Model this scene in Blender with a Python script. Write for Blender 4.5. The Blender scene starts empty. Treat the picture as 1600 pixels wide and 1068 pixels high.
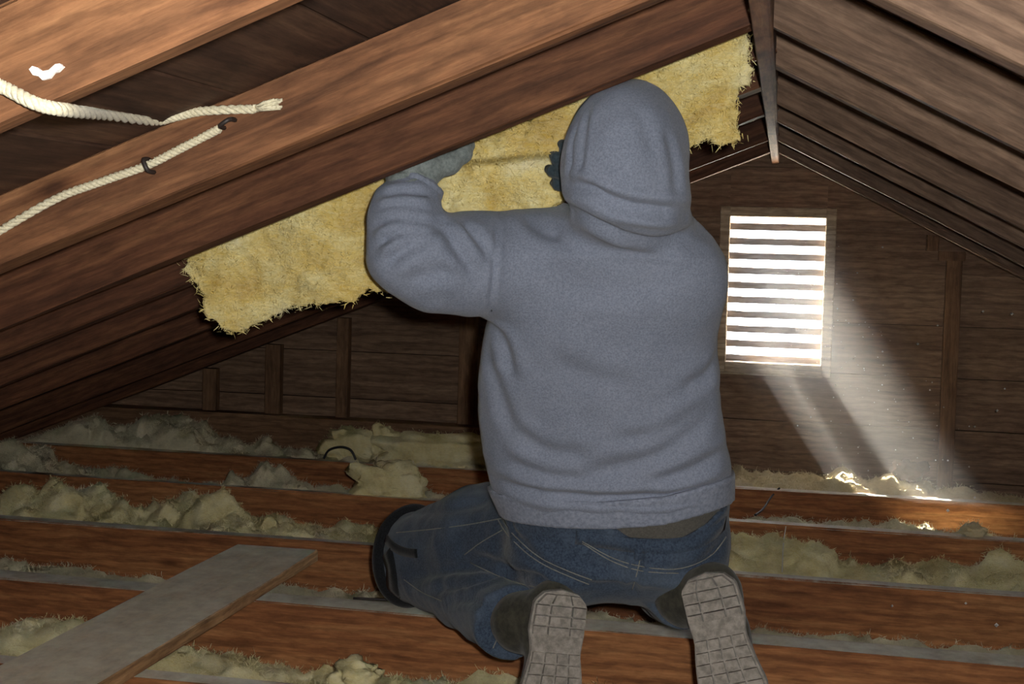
import bpy, math, random
import numpy as np
from mathutils import Vector, Matrix
from mathutils.bvhtree import BVHTree

# ------------------------------------------------------------------ camera, sky, sun, flash, exposure
scene = bpy.context.scene
COL = scene.collection
H = 0.896                                   # camera height above the joist tops (z = 0)
F = 2050.0; PX, PY = 800.0, 481.9           # focal length and principal point, pixels of a 1600 x 1068 frame
YAW, PITCH, ROLL = [math.radians(a) for a in (11.619, 2.986, 1.507)]
fw = Vector((-math.sin(YAW)*math.cos(PITCH), math.cos(YAW)*math.cos(PITCH), -math.sin(PITCH)))
r0 = Vector((math.cos(YAW), math.sin(YAW), 0)); u0 = r0.cross(fw)
rt = r0*math.cos(ROLL) + u0*math.sin(ROLL); up = -r0*math.sin(ROLL) + u0*math.cos(ROLL)
CAM = Vector((0, 0, H))
cd = bpy.data.cameras.new('camera'); cam = bpy.data.objects.new('camera', cd); COL.objects.link(cam)
cd.sensor_width = 36; cd.lens = F/1600*36; cd.shift_y = -(534-PY)/1600; cd.clip_start = 0.02
M = Matrix((rt, up, -fw)).transposed().to_4x4(); M.translation = CAM
cam.matrix_world = M; scene.camera = cam

world = bpy.data.worlds.new('sky'); scene.world = world; world.use_nodes = True
bg = world.node_tree.nodes['Background']; bg.inputs[0].default_value = (0.86, 0.92, 1.0, 1); bg.inputs[1].default_value = 15.0

sd = bpy.data.lights.new('sun', 'SUN'); sd.energy = 230; sd.angle = math.radians(0.6); sd.color = (1.0, 0.93, 0.80)
sun = bpy.data.objects.new('sun', sd); COL.objects.link(sun)
SUN = Vector((0.70, -0.50, -1.0)).normalized()
sun.rotation_euler = SUN.to_track_quat('-Z', 'Y').to_euler()

fl = bpy.data.lights.new('camera_flash', 'POINT'); fl.energy = 135; fl.shadow_soft_size = 0.016; fl.color = (1.0, 0.97, 0.92)
flash = bpy.data.objects.new('camera_flash', fl); COL.objects.link(flash)
flash.location = CAM + rt*0.045 + up*0.036

vs = scene.view_settings; vs.view_transform = 'Standard'; vs.look = 'None'; vs.exposure = 0; vs.gamma = 1; vs.use_curve_mapping = False
scene.cycles.use_denoising = True
scene.cycles.max_bounces = 5; scene.cycles.diffuse_bounces = 3; scene.cycles.volume_bounces = 0

# ------------------------------------------------------------------ helpers
rng = np.random.default_rng(7); random.seed(7)
def ray(x, y): return fw + rt*((x-PX)/F) - up*((y-PY)/F)
def at(x, y, Y):                             # point of the sight line at world Y
    d = ray(x, y); return CAM + d*(Y/d.y)
def atz(x, y, z):                            # point of the sight line at height z
    d = ray(x, y); return CAM + d*((z-H)/d.z)

def tag(o, label=None, cat=None, group=None, kind=None):
    if label: o['label'] = label
    if cat: o['category'] = cat
    if group: o['group'] = group
    if kind: o['kind'] = kind
    return o
def empty(name, loc=(0, 0, 0), rot=None, parent=None):
    o = bpy.data.objects.new(name, None); COL.objects.link(o); o.location = loc
    o.empty_display_size = 0.1
    if rot: o.rotation_euler = rot
    if parent: o.parent = parent
    return o
def mesh(name, verts, faces, mat=None, parent=None, smooth=False, loc=None):
    me = bpy.data.meshes.new(name); me.from_pydata([tuple(v) for v in verts], [], [tuple(f) for f in faces]); me.update()
    if smooth: me.polygons.foreach_set('use_smooth', [True]*len(me.polygons))
    if mat: me.materials.append(mat)
    return link(name, me, parent, loc)
def link(name, me, parent=None, loc=None):
    o = bpy.data.objects.new(name, me); COL.objects.link(o)
    if loc is not None: o.location = loc
    if parent:
        o.parent = parent
        if loc is None: o.matrix_parent_inverse = local_world(parent).inverted()
    return o
def local_world(o):
    m = Matrix.LocRotScale(o.location, o.rotation_euler, o.scale)
    return local_world(o.parent) @ o.matrix_parent_inverse @ m if o.parent else m

def hash3(i, j, k, s):
    n = (i*374761393 + j*668265263 + k*2147483647 + s*1274126177) & 0xffffffff
    n = ((n ^ (n >> 13))*1274126177) & 0xffffffff
    return ((n ^ (n >> 16)) & 0xffff)/65535.0
def vnoise(P, s=0):
    P = np.asarray(P, np.float64); I = np.floor(P).astype(np.int64); f = P-I; f = f*f*(3-2*f); out = 0
    for a in (0, 1):
        for b in (0, 1):
            for c in (0, 1):
                w = (f[:, 0] if a else 1-f[:, 0])*(f[:, 1] if b else 1-f[:, 1])*(f[:, 2] if c else 1-f[:, 2])
                out = out + w*hash3(I[:, 0]+a, I[:, 1]+b, I[:, 2]+c, s)
    return out*2-1
def fbm(P, sc, oct=4, s=0, gain=0.5):
    P = np.asarray(P, float)/sc; t = 0; a = 1
    for o in range(oct): t = t + a*vnoise(P*2**o + 17.3*o, s+o); a *= gain
    return t

def beam_mesh(name, L, d, w, mat, c=0.004, seed=0, seg=5, wob=0.002):
    """chamfered board: length along local x (0..L), depth down local -z (0..-d), thickness along local y (0..w)"""
    r = np.random.default_rng(seed); prof = [(c, 0), (w-c, 0), (w, -c), (w, -d+c), (w-c, -d), (c, -d), (0, -d+c), (0, -c)]
    V = []; Fc = []; n = 8
    for i in range(seg+1):
        o = r.normal(0, wob, (n, 2)); 
        for k, (y, z) in enumerate(prof): V.append((L*i/seg, y+o[k, 0]*0.5, z+o[k, 1]))
    for i in range(seg):
        for k in range(n):
            a = i*n+k; b = i*n+(k+1) % n; Fc.append((a, b, b+n, a+n))
    Fc.append(tuple(range(n-1, -1, -1))); Fc.append(tuple(range(seg*n, seg*n+n)))
    me = bpy.data.meshes.new(name); me.from_pydata(V, [], Fc); me.update(); me.materials.append(mat)
    return me
def box_vf(x0, x1, y0, y1, z0, z1):
    V = [(x, y, z) for x in (x0, x1) for y in (y0, y1) for z in (z0, z1)]
    return V, [(0, 1, 3, 2), (4, 6, 7, 5), (0, 4, 5, 1), (2, 3, 7, 6), (0, 2, 6, 4), (1, 5, 7, 3)]
def tube_vf(pts, rad, n=8, cap=True):
    pts = [Vector(p) for p in pts]; V = []; Fc = []; m = len(pts); nrm = None
    for i, p in enumerate(pts):
        t = (pts[min(i+1, m-1)]-pts[max(i-1, 0)]).normalized()
        if nrm is None:
            nrm = t.orthogonal().normalized()
        nrm = (nrm - t*nrm.dot(t)).normalized(); b = t.cross(nrm)
        r = rad[i] if hasattr(rad, '__len__') else rad
        for k in range(n):
            a = 2*math.pi*k/n; V.append(p + nrm*(r*math.cos(a)) + b*(r*math.sin(a)))
    for i in range(m-1):
        for k in range(n):
            a = i*n+k; b2 = i*n+(k+1) % n; Fc.append((a, b2, b2+n, a+n))
    if cap: Fc += [tuple(range(n-1, -1, -1)), tuple(range((m-1)*n, m*n))]
    return V, Fc
def merge(parts):
    V = []; Fc = []
    for v, f in parts:
        o = len(V); V += list(v); Fc += [tuple(i+o for i in q) for q in f]
    return V, Fc
def spline(pts, n):
    pts = [Vector(p) for p in pts]; m = len(pts); out = []
    for i in range(n):
        t = i/(n-1)*(m-1); k = min(int(t), m-2); f = t-k
        p0 = pts[max(k-1, 0)]; p1 = pts[k]; p2 = pts[k+1]; p3 = pts[min(k+2, m-1)]
        out.append(0.5*((2*p1)+(p2-p0)*f+(2*p0-5*p1+4*p2-p3)*f*f+(3*p1-p0-3*p2+p3)*f**3))
    return out

# ------------------------------------------------------------------ materials
def S(r, g, b):                               # sRGB 0..255 to linear
    return tuple(((c/255)/12.92 if c/255 <= 0.04045 else ((c/255+0.055)/1.055)**2.4) for c in (r, g, b)) + (1,)
class NT:
    def __init__(s, name, rough=0.8, spec=0.25):
        s.m = bpy.data.materials.new(name); s.m.use_nodes = True; s.t = s.m.node_tree; s.b = s.t.nodes['Principled BSDF']
        s.b.inputs['Roughness'].default_value = rough; s.b.inputs['Specular IOR Level'].default_value = spec
    def n(s, typ, **kw):
        x = s.t.nodes.new(typ)
        for k, v in kw.items(): setattr(x, k, v)
        return x
    def l(s, a, b): s.t.links.new(a, b)
    def coord(s, scale=(1, 1, 1), rand=0.0, which='Object'):
        tc = s.n('ShaderNodeTexCoord'); mp = s.n('ShaderNodeMapping'); mp.inputs['Scale'].default_value = scale
        s.l(tc.outputs[which], mp.inputs[0])
        if rand:
            oi = s.n('ShaderNodeObjectInfo'); mu = s.n('ShaderNodeMath', operation='MULTIPLY'); mu.inputs[1].default_value = rand
            s.l(oi.outputs['Random'], mu.inputs[0]); cx = s.n('ShaderNodeCombineXYZ')
            for i in range(3): s.l(mu.outputs[0], cx.inputs[i])
            s.l(cx.outputs[0], mp.inputs['Location'])
        return mp.outputs[0]
    def noise(s, vec, scale, detail=4, rough=0.55, dist=0.0):
        x = s.n('ShaderNodeTexNoise'); x.inputs['Scale'].default_value = scale; x.inputs['Detail'].default_value = detail
        x.inputs['Roughness'].default_value = rough; x.inputs['Distortion'].default_value = dist; s.l(vec, x.inputs['Vector']); return x.outputs['Fac']
    def ramp(s, fac, stops):
        x = s.n('ShaderNodeValToRGB'); e = x.color_ramp.elements
        while len(e) < len(stops): e.new(0.5)
        for el, (p, c) in zip(e, stops): el.position = p; el.color = c
        s.l(fac, x.inputs[0]); return x.outputs[0]
    def mix(s, fac, a, b, mode='MIX'):
        x = s.n('ShaderNodeMix', data_type='RGBA', blend_type=mode)
        if isinstance(fac, float): x.inputs[0].default_value = fac
        else: s.l(fac, x.inputs[0])
        for i, v in ((6, a), (7, b)):
            if isinstance(v, tuple): x.inputs[i].default_value = v
            else: s.l(v, x.inputs[i])
        return x.outputs[2]
    def bump(s, h, strength=0.3, dist=0.003):
        x = s.n('ShaderNodeBump'); x.inputs['Strength'].default_value = strength; x.inputs['Distance'].default_value = dist
        s.l(h, x.inputs['Height']); s.l(x.outputs[0], s.b.inputs['Normal'])
    def out(s, col): s.l(col, s.b.inputs['Base Color']); return s.m

def wood(name, dark, mid, light, dust=None, dust_amt=0.0, knots=True, grain=1.0, rough=0.75):
    w = NT(name, rough, 0.3)
    v = w.coord((1.0*grain, 16*grain, 16*grain), 31.0); g = w.noise(v, 2.6, 6, 0.6, 0.7)
    v2 = w.coord((0.6, 3.0, 3.0), 13.0); b = w.noise(v2, 1.7, 3)
    v3 = w.coord((5, 70, 70), 7.0); fine = w.noise(v3, 3, 5, 0.65)
    c = w.ramp(g, [(0.28, dark), (0.5, mid), (0.72, light)])
    c = w.mix(0.45, c, w.ramp(b, [(0.3, dark), (0.55, mid), (0.75, light)]))
    c = w.mix(0.55, c, w.ramp(fine, [(0.3, (0.35, 0.32, 0.30, 1)), (0.7, (1.2, 1.2, 1.2, 1))]), 'MULTIPLY')
    wv = w.n('ShaderNodeTexWave', wave_type='BANDS', bands_direction='Z'); wv.inputs['Scale'].default_value = 9; wv.inputs['Distortion'].default_value = 7; wv.inputs['Detail'].default_value = 4; wv.inputs['Detail Scale'].default_value = 1.6; w.l(w.coord((0.5, 1.3, 1.3), 9.0), wv.inputs['Vector'])
    c = w.mix(0.4, c, w.ramp(wv.outputs['Fac'], [(0.15, (0.5, 0.46, 0.43, 1)), (0.5, (1.08, 1.06, 1.04, 1))]), 'MULTIPLY')
    blot = w.noise(w.coord((5, 12, 12), 3.0), 3.0, 6, 0.7); c = w.mix(0.55, c, w.ramp(blot, [(0.3, (0.42, 0.38, 0.36, 1)), (0.55, (1, 1, 1, 1)), (0.75, (1.25, 1.2, 1.15, 1))]), 'MULTIPLY')
    if knots:
        vk = w.coord((2.2, 6, 6), 23.0); vo = w.n('ShaderNodeTexVoronoi', feature='F1'); vo.inputs['Scale'].default_value = 1.3
        w.l(vk, vo.inputs['Vector']); k = w.ramp(vo.outputs['Distance'], [(0.03, (0.22, 0.16, 0.13, 1)), (0.10, (0.75, 0.7, 0.66, 1)), (0.16, (1, 1, 1, 1))])
        c = w.mix(0.8, c, k, 'MULTIPLY')
    if dust is not None:
        geo = w.n('ShaderNodeNewGeometry'); sp = w.n('ShaderNodeSeparateXYZ'); w.l(geo.outputs['Normal'], sp.inputs[0])
        vd = w.coord((1, 1, 1), 5.0); nd = w.noise(vd, 14, 5, 0.7)
        a = w.n('ShaderNodeMath', operation='MULTIPLY_ADD'); w.l(nd, a.inputs[0]); a.inputs[1].default_value = 0.5; w.l(sp.outputs['Z'], a.inputs[2]); hf = w.n('ShaderNodeMath', operation='MULTIPLY'); hf.inputs[1].default_value = 0.5; w.l(a.outputs[0], hf.inputs[0]); a = hf
        f = w.ramp(a.outputs[0], [(0.40, (0, 0, 0, 1)), (0.52, (0, 0, 0, 1)), (0.585, (dust_amt*0.6,)*3+(1,)), (0.66, (dust_amt,)*3+(1,))])
        c = w.mix(f, c, w.ramp(w.noise(vd, 40, 4), [(0.3, tuple(0.85*x for x in dust[:3])+(1,)), (0.7, dust)]))
    w.bump(fine, 0.35, 0.002)
    return w.out(c)

M_rafter = wood('rafter wood', S(70, 45, 30), S(130, 89, 60), S(168, 124, 86))
M_rafter_grey = wood('weathered rafter wood', S(80, 62, 50), S(126, 102, 84), S(162, 136, 114))
M_rafter_dark = wood('dark red rafter wood', S(54, 33, 24), S(102, 65, 44), S(138, 96, 65))
M_deck = wood('roof board wood', S(46, 32, 26), S(84, 60, 46), S(120, 92, 70), knots=False)
M_joist = wood('joist wood', S(108, 64, 40), S(168, 112, 70), S(200, 148, 98), dust=S(236, 232, 218), dust_amt=0.95)
M_plank = wood('plank wood', S(150, 112, 76), S(204, 164, 118), S(222, 190, 146), dust=S(250, 241, 222), dust_amt=0.92)
M_wall = wood('gable board wood', S(100, 78, 62), S(140, 114, 92), S(168, 142, 118), knots=False)
M_stud = wood('stud wood', S(84, 62, 46), S(128, 98, 72), S(156, 124, 94))
M_slat = wood('vent slat wood', S(150, 140, 136), S(176, 166, 162), S(196, 188, 184), knots=False)
M_vent = wood('vent frame wood', S(150, 130, 108), S(186, 168, 142), S(208, 194, 170), knots=False)

def fibre(name, a, b, c, d, sc=1.0):
    w = NT(name, 0.95, 0.1)
    v = w.coord((1, 1, 1)); big = w.noise(v, 7*sc, 4, 0.6, 0.6); sm = w.noise(v, 55*sc, 5, 0.7); st = w.noise(w.coord((20, 70, 70)), 2.2*sc, 4, 0.7, 1.0)
    col = w.ramp(big, [(0.28, a), (0.45, b), (0.6, c), (0.78, d)])
    col = w.mix(0.35, col, w.ramp(sm, [(0.3, (0.62, 0.59, 0.52, 1)), (0.62, (1.1, 1.08, 1.02, 1))]), 'MULTIPLY')
    col = w.mix(0.25, col, w.ramp(st, [(0.35, a), (0.65, d)]))
    mu = w.n('ShaderNodeMath', operation='ADD'); w.l(sm, mu.inputs[0]); w.l(st, mu.inputs[1])
    w.bump(mu.outputs[0], 0.7, 0.006)
    w.b.inputs['Subsurface Weight'].default_value = 0.0
    return w.out(col)
M_batt = fibre('yellow glass wool', S(196, 160, 72), S(232, 208, 118), S(246, 234, 168), S(252, 250, 226))
M_loose = fibre('dusty glass wool', S(204, 188, 128), S(234, 222, 164), S(246, 238, 194), S(250, 248, 226), 1.4)
M_grey_fluff = fibre('grey dusty wool', S(178, 172, 144), S(212, 204, 172), S(230, 222, 190), S(238, 234, 214), 1.6)
M_clump = fibre('brown dust clump', S(60, 48, 40), S(84, 68, 56), S(100, 82, 68), S(112, 96, 80), 1.6)
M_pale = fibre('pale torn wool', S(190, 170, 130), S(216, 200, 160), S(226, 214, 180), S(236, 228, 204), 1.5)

def cloth(name, a, b, sc=260, spk=0.5, bumpd=0.0015, wear=None):
    w = NT(name, 0.92, 0.12); v = w.coord()
    n1 = w.noise(v, sc, 3, 0.7); n2 = w.noise(v, 9, 3)
    c = w.mix(w.ramp(n1, [(0.36, (0, 0, 0, 1)), (0.64, (1, 1, 1, 1))]), a, b)
    c = w.mix(0.25, c, w.ramp(n2, [(0.3, a), (0.7, b)]))
    if wear is not None:
        c = w.mix(w.ramp(w.noise(v, 5, 4, 0.6, 0.4), [(0.45, (0, 0, 0, 1)), (0.75, (0.6, 0.6, 0.6, 1))]), c, wear)
    w.b.inputs['Sheen Weight'].default_value = 0.15
    w.bump(n1, 0.35, bumpd); return w.out(c)
M_hood = cloth('grey heather fleece', S(110, 118, 134), S(142, 150, 168), 300)
M_hoodrib = cloth('grey ribbed knit', S(110, 118, 134), S(146, 154, 172), 150)
M_jean = cloth('blue denim', S(40, 50, 66), S(72, 86, 104), 230, wear=S(98, 110, 124))
M_stitch = cloth('pale stitching', S(112, 114, 110), S(134, 134, 126), 300)
M_shirt = cloth('dark undershirt', S(76, 74, 70), S(98, 96, 90), 250)
M_glove = cloth('grey work glove cloth', S(104, 114, 114), S(142, 150, 148), 170)
M_glove_dark = cloth('dark blue glove cloth', S(44, 58, 66), S(66, 80, 88), 170)
M_black = cloth('black pad fabric', S(18, 20, 22), S(34, 36, 40), 200)
M_bootup = cloth('dark boot leather', S(44, 44, 38), S(70, 68, 58), 60)
M_sole = cloth('dusty grey boot rubber', S(112, 108, 102), S(160, 154, 146), 70)
M_skin = NT('skin', 0.6, 0.3).m; M_skin.node_tree.nodes['Principled BSDF'].inputs['Base Color'].default_value = S(206, 160, 132)
M_rope = cloth('cotton rope', S(188, 180, 150), S(226, 220, 194), 320)
M_iron = NT('dark iron', 0.5, 0.4).m; M_iron.node_tree.nodes['Principled BSDF'].inputs['Base Color'].default_value = S(44, 38, 36)
M_wire = NT('black cable sheath', 0.5, 0.4).m; M_wire.node_tree.nodes['Principled BSDF'].inputs['Base Color'].default_value = S(30, 32, 36)
M_base = cloth('grey plaster lath', S(96, 90, 78), S(126, 118, 102), 40)
M_paper = cloth('white paper scrap', S(220, 216, 210), S(244, 242, 238), 90)
M_ground = cloth('pale gravel', S(190, 186, 178), S(220, 216, 206), 30)
M_blocker = NT('green leaf', 0.6, 0.3).m; M_blocker.node_tree.nodes['Principled BSDF'].inputs['Base Color'].default_value = S(70, 96, 44)
M_mote = NT('dust fleck', 0.9, 0.1).m; M_mote.node_tree.nodes['Principled BSDF'].inputs['Base Color'].default_value = S(246, 244, 240)

# ------------------------------------------------------------------ roof
D = 5.28; RX = -0.044; RZ = 1.237; RTH = 0.030; TL = math.radians(21.9); TR = math.radians(26.5)
XL = -3.45; XR = 2.80; YB = -1.6                        # eaves and the wall behind the camera
ceil = empty('ceiling', (RX, 0, RZ)); tag(ceil, 'sloping attic roof of brown rafters and dark boards', kind='structure')
RD = 0.092                                               # rafter depth
link('ridge_board', beam_mesh('ridge_board', D-YB, 0.16, RTH, M_rafter, seed=3), ceil, None)
rb = ceil.children[0] if ceil.children else bpy.data.objects['ridge_board']
rb.matrix_parent_inverse = Matrix(); rb.location = (RTH/2, YB, 0.145); rb.rotation_euler = (0, 0, math.pi/2)
def rafter(Y, side, mat, th=0.045, seed=0):
    L = (RX-XL)/math.cos(TL) if side < 0 else (XR-RX)/math.cos(TR)
    o = link('rafter', beam_mesh('rafter', L, RD, th, mat, 0.004, seed, 7, 0.0016), ceil, (0, 0, 0))
    if side > 0:
        o.location = (RTH/2, Y, RD/math.cos(TR)); o.rotation_euler = (0, TR, 0)
    else:                                               # turned so local +x runs down the left slope; thickness runs to -y
        o.location = (-RTH/2, Y+th, RD/math.cos(TL)); o.rotation_euler = (0, TL, math.pi)
    return o
for i, Y in enumerate((0.45, 1.034, 1.608, 2.083, 2.45, 2.895, 3.46, 4.29, 4.86)): rafter(Y, -1, M_rafter_dark if i >= 3 else M_rafter, 0.042, i)
for i, Y in enumerate((0.40, 0.95, 1.527, 2.082, 2.538, 3.2, 3.667, 4.294, 4.86)): rafter(Y, 1, M_rafter_grey, 0.042, 20+i)
def deck(side):
    T = TL if side < 0 else TR; L = ((RX-XL)/math.cos(T) if side < 0 else (XR-RX)/math.cos(T)); bw = 0.19; n = int(L/bw)+1
    meshes = [beam_mesh('roof_board', D+0.04-YB, 0.022, bw-0.004, M_deck, 0.002, 50+k, 3, 0.0012) for k in range(3)]
    for k in range(n):
        s = -0.06 + k*bw
        o = link('roof_board', meshes[k % 3], ceil, (0, 0, 0))
        x = side*(s*math.cos(T)+RTH/2); z = RD/math.cos(T) - s*math.sin(T)
        # local x -> world Y, local y -> down slope, local z -> outward normal (down after flip)
        ex = Vector((0, 1, 0)); ey = Vector((side*math.cos(T), 0, -math.sin(T))); ez = ex.cross(ey)
        if side > 0: 
            ex = Vector((0, -1, 0)); ez = ex.cross(ey); base = Vector((x, D+0.04, z))
        else:
            base = Vector((x, YB, z))
        # ez must point up so the board (0..-d) sits with its underside on the rafters
        if ez.z < 0: ez = -ez; ex = ey.cross(ez)
        base += ez*0.0225
        m = Matrix((ex, ey, ez)).transposed().to_4x4(); 
        base.y = YB if ex.y > 0 else D+0.04
        m.translation = base; o.matrix_basis = m
deck(-1); deck(1)
# outer roofing above the boards keeps daylight out of the board joints
for side, T, xe in ((-1, TL, XL), (1, TR, XR)):
    ztop = RZ + RD/math.cos(T) + 0.055; ze = ztop - abs(xe-RX)*math.tan(T)
    a = [(RX-side*0.03, y, ztop+0.03*math.tan(T)+dz) for dz in (0, 0.02) for y in (YB-0.1, D+0.05)]
    b = [(xe+side*0.2, y, ze-0.2*math.tan(T)+dz) for dz in (0, 0.02) for y in (YB-0.1, D+0.05)]
    mesh('roof_felt', a+b, [(0, 1, 3, 2), (4, 6, 7, 5), (0, 4, 5, 1), (2, 3, 7, 6), (0, 2, 6, 4), (1, 5, 7, 3)], M_deck, ceil)

def roof_z(x): return RZ - ((RX-x)*math.tan(TL) if x < RX else (x-RX)*math.tan(TR))

# ------------------------------------------------------------------ floor: ceiling lath below, joists
ZB = -0.19
fv, ff = box_vf(XL-0.1, XR+0.1, YB-0.1, D+0.2, ZB-0.05, ZB)
floor = mesh('floor', fv, ff, M_base); tag(floor, 'attic floor of open joists over plaster lath', kind='structure')
JO = [(1.80, 0.05), (2.40, 0.05), (2.98, 0.085), (3.60, 0.055), (4.30, 0.05), (4.91, 0.05)]
for i, (Y, w) in enumerate([(0.6, 0.05), (1.2, 0.05)]+JO):
    o = link('joist', beam_mesh('joist', XR-XL-0.3, 0.185, w, M_joist, 0.005, 70+i, 9, 0.0022), floor, (XL+0.15, Y, 0))
# ------------------------------------------------------------------ gable wall of boards with a louvred vent, end wall behind the camera
wall = empty('wall_back', (0, D, 0)); tag(wall, 'brown boarded gable wall around the louvred vent', kind='structure')
VX0, VX1 = at(1140, 345, D).x, at(1288, 450, D).x
VZ1, VZ0 = at(1215, 338, D).z, at(1210, 572, D).z
def top_at(x): return roof_z(x) + RD/math.cos(TL) + 0.02
bh = 0.20; z = ZB; row = 0
def wall_board(x0, x1, z0, z1, seed):
    # clip against the roof line: polygon in xz, extruded in y
    pts = []
    def inside(p): return p[1] <= top_at(p[0])
    poly = [(x0, z0), (x1, z0), (x1, z1), (x0, z1)]
    xs = [x0 + (x1-x0)*i/12 for i in range(13)]
    if RX > x0 and RX < x1: xs = sorted(xs+[RX])
    topl = [(x, min(z1, top_at(x))) for x in xs if top_at(x) > z0+0.005]
    if len(topl) < 2: return
    loop = [(topl[0][0], z0), (topl[-1][0], z0)] + topl[::-1]
    n = len(loop); dy = 0.004*((seed*7) % 3)/2
    V = [(x, D+dy, zz) for x, zz in loop] + [(x, D+0.03, zz) for x, zz in loop]
    Fc = [tuple(range(n)), tuple(range(2*n-1, n-1, -1))] + [(i, i+n, (i+1) % n+n, (i+1) % n) for i in range(n)]
    mesh('wall_board', V, Fc, M_wall, wall)
while z < RZ+0.2:
    z1 = z+bh-0.003
    if z1 <= VZ0 or z >= VZ1: wall_board(XL, XR, z, z1, row)
    else:
        lo = max(z, VZ0); hi = min(z1, VZ1)
        wall_board(XL, VX0, z, z1, row); wall_board(VX1, XR, z, z1, row+1)
        if z < VZ0: wall_board(VX0, VX1, z, VZ0, row)
        if z1 > VZ1: wall_board(VX0, VX1, VZ1, z1, row)
    z += bh; row += 1
# backing sheathing outside the boards, with the vent hole
for (a0, a1, c0, c1) in ((XL-0.2, VX0, ZB-0.1, 1.7), (VX1, XR+0.2, ZB-0.1, 1.7), (VX0, VX1, ZB-0.1, VZ0), (VX0, VX1, VZ1, 1.7)):
    mesh('sheathing', *box_vf(a0, a1, D+0.03, D+0.045, c0, c1), M_wall, wall)
def stud(px, pytop, pybot, wpx, name='stud', y0=D-0.045):
    a = at(px-wpx/2, pybot, y0); b = at(px+wpx/2, pytop, y0); c = at(px, pytop, y0)
    link(name, beam_mesh(name, b.z-a.z, 0.045, b.x-a.x, M_stud, 0.003, int(px), 3, 0.001), wall, (0, 0, 0))
    o = wall.children[-1] if wall.children else None
    return a, b
def stud_box(x0, x1, z0, z1, seed, name='stud', y0=D-0.045, y1=D):
    me = beam_mesh(name, z1-z0, y1-y0, x1-x0, M_stud, 0.003, seed, 3, 0.001)
    o = link(name, me, wall, (0, 0, 0))
    # local x -> up, local y -> +x, local -z -> +y
    m = Matrix((Vector((0, 0, 1)), Vector((1, 0, 0)), Vector((0, -1, 0)) if False else Vector((0, 1, 0)))).transposed().to_4x4()
    m = Matrix(((0, 1, 0, x0), (0, 0, -1, y0-D), (1, 0, 0, z0), (0, 0, 0, 1)))
    if m.to_3x3().determinant() < 0: m = Matrix(((0, -1, 0, x1), (0, 0, -1, y0-D), (1, 0, 0, z0), (0, 0, 0, 1)))
    o.matrix_basis = m; return o
PLZ = at(600, 656, D-0.05).z                               # top of the bottom plate
for px, py, w in ((327, 600, 24), (426, 580, 26), (535, 560, 20), (732, 560, 32), (1487, 520, 22)):
    p = at(px, py, D-0.04); hw = w/2*D/F
    stud_box(p.x-hw, p.x+hw, PLZ if px != 1487 else ZB, roof_z(p.x)+0.02 if px != 1487 else at(1487, 395, D).z, int(px))
a = at(1459, 350, D-0.04); b = at(1461, 392, D-0.04); stud_box(a.x-0.022, a.x+0.022, b.z, roof_z(a.x)+0.02, 9, 'blocking')
a = at(1466, 392, D-0.04); b = at(1508, 408, D-0.04); stud_box(a.x, b.x, b.z, a.z, 11, 'blocking', D-0.05, D-0.045)
o = link('bottom_plate', beam_mesh('bottom_plate', -0.45-XL-0.3, PLZ+0.01, 0.09, M_stud, 0.004, 5, 7, 0.002), wall, (XL+0.3, -0.095, PLZ))
fwl = mesh('wall_front', *box_vf(XL-0.2, XR+0.2, YB-0.12, YB-0.05, ZB-0.1, 1.7), M_wall); tag(fwl, 'boarded end wall behind the viewer', kind='structure')

for nm, xa, xb, lab in (('wall_left', XL-0.12, XL-0.02, 'low boarded eave closing the left side'), ('wall_right', XR+0.02, XR+0.12, 'low boarded eave closing the right side')):
    tag(mesh(nm, *box_vf(xa, xb, YB-0.12, D+0.04, ZB-0.1, 0.16), M_wall), lab, kind='structure')
# louvred vent
vent = empty('window_1', ((VX0+VX1)/2, D, VZ0)); tag(vent, 'bright louvred gable vent with wooden slats', kind='structure')
fx = 0.036
def vpart(name, x0, x1, y0, y1, z0, z1, seed=1):
    V, Fc = box_vf(x0, x1, y0, y1, z0, z1); o = mesh(name, V, Fc, M_vent, vent)
    bv = o.modifiers.new('b', 'BEVEL'); bv.width = 0.003; bv.segments = 1; return o
vpart('frame_side', VX0-fx, VX0+0.004, D-0.022, D+0.03, VZ0-fx, VZ1+fx)
vpart('frame_side', VX1-0.004, VX1+fx, D-0.022, D+0.03, VZ0-fx, VZ1+fx)
vpart('frame_head', VX0, VX1, D-0.020, D+0.03, VZ1-0.004, VZ1+fx)
vpart('frame_sill', VX0, VX1, D-0.030, D+0.03, VZ0-fx, VZ0+0.012)
vpart('frame_bead', VX0-fx-0.01, VX1+fx*0.2, D-0.034, D-0.022, VZ0-fx, VZ0-fx+0.010)
NS = 10; pitch = (VZ1-VZ0-0.012)/NS
for k in range(NS):
    zc = VZ0+0.012+pitch*(k+0.02); t = 0.006
    prof = [(D+0.004, zc+pitch*0.46), (D+0.008, zc+pitch*0.46+0.002), (D+0.012, zc+0.002), (D+0.008, zc)]
    V = [(x, y, zz) for x in (VX0, VX1) for y, zz in prof]
    mesh('slat', V, [(3, 2, 1, 0), (4, 5, 6, 7)] + [(i, (i+1) % 4, (i+1) % 4+4, i+4) for i in range(4)], M_slat, vent)
g = mesh('outside_ground', *box_vf(-14, 14, D+0.6, D+26, -3.1, -3.0), M_ground); tag(g, 'pale sunlit ground outside the vent', kind='structure')

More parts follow.
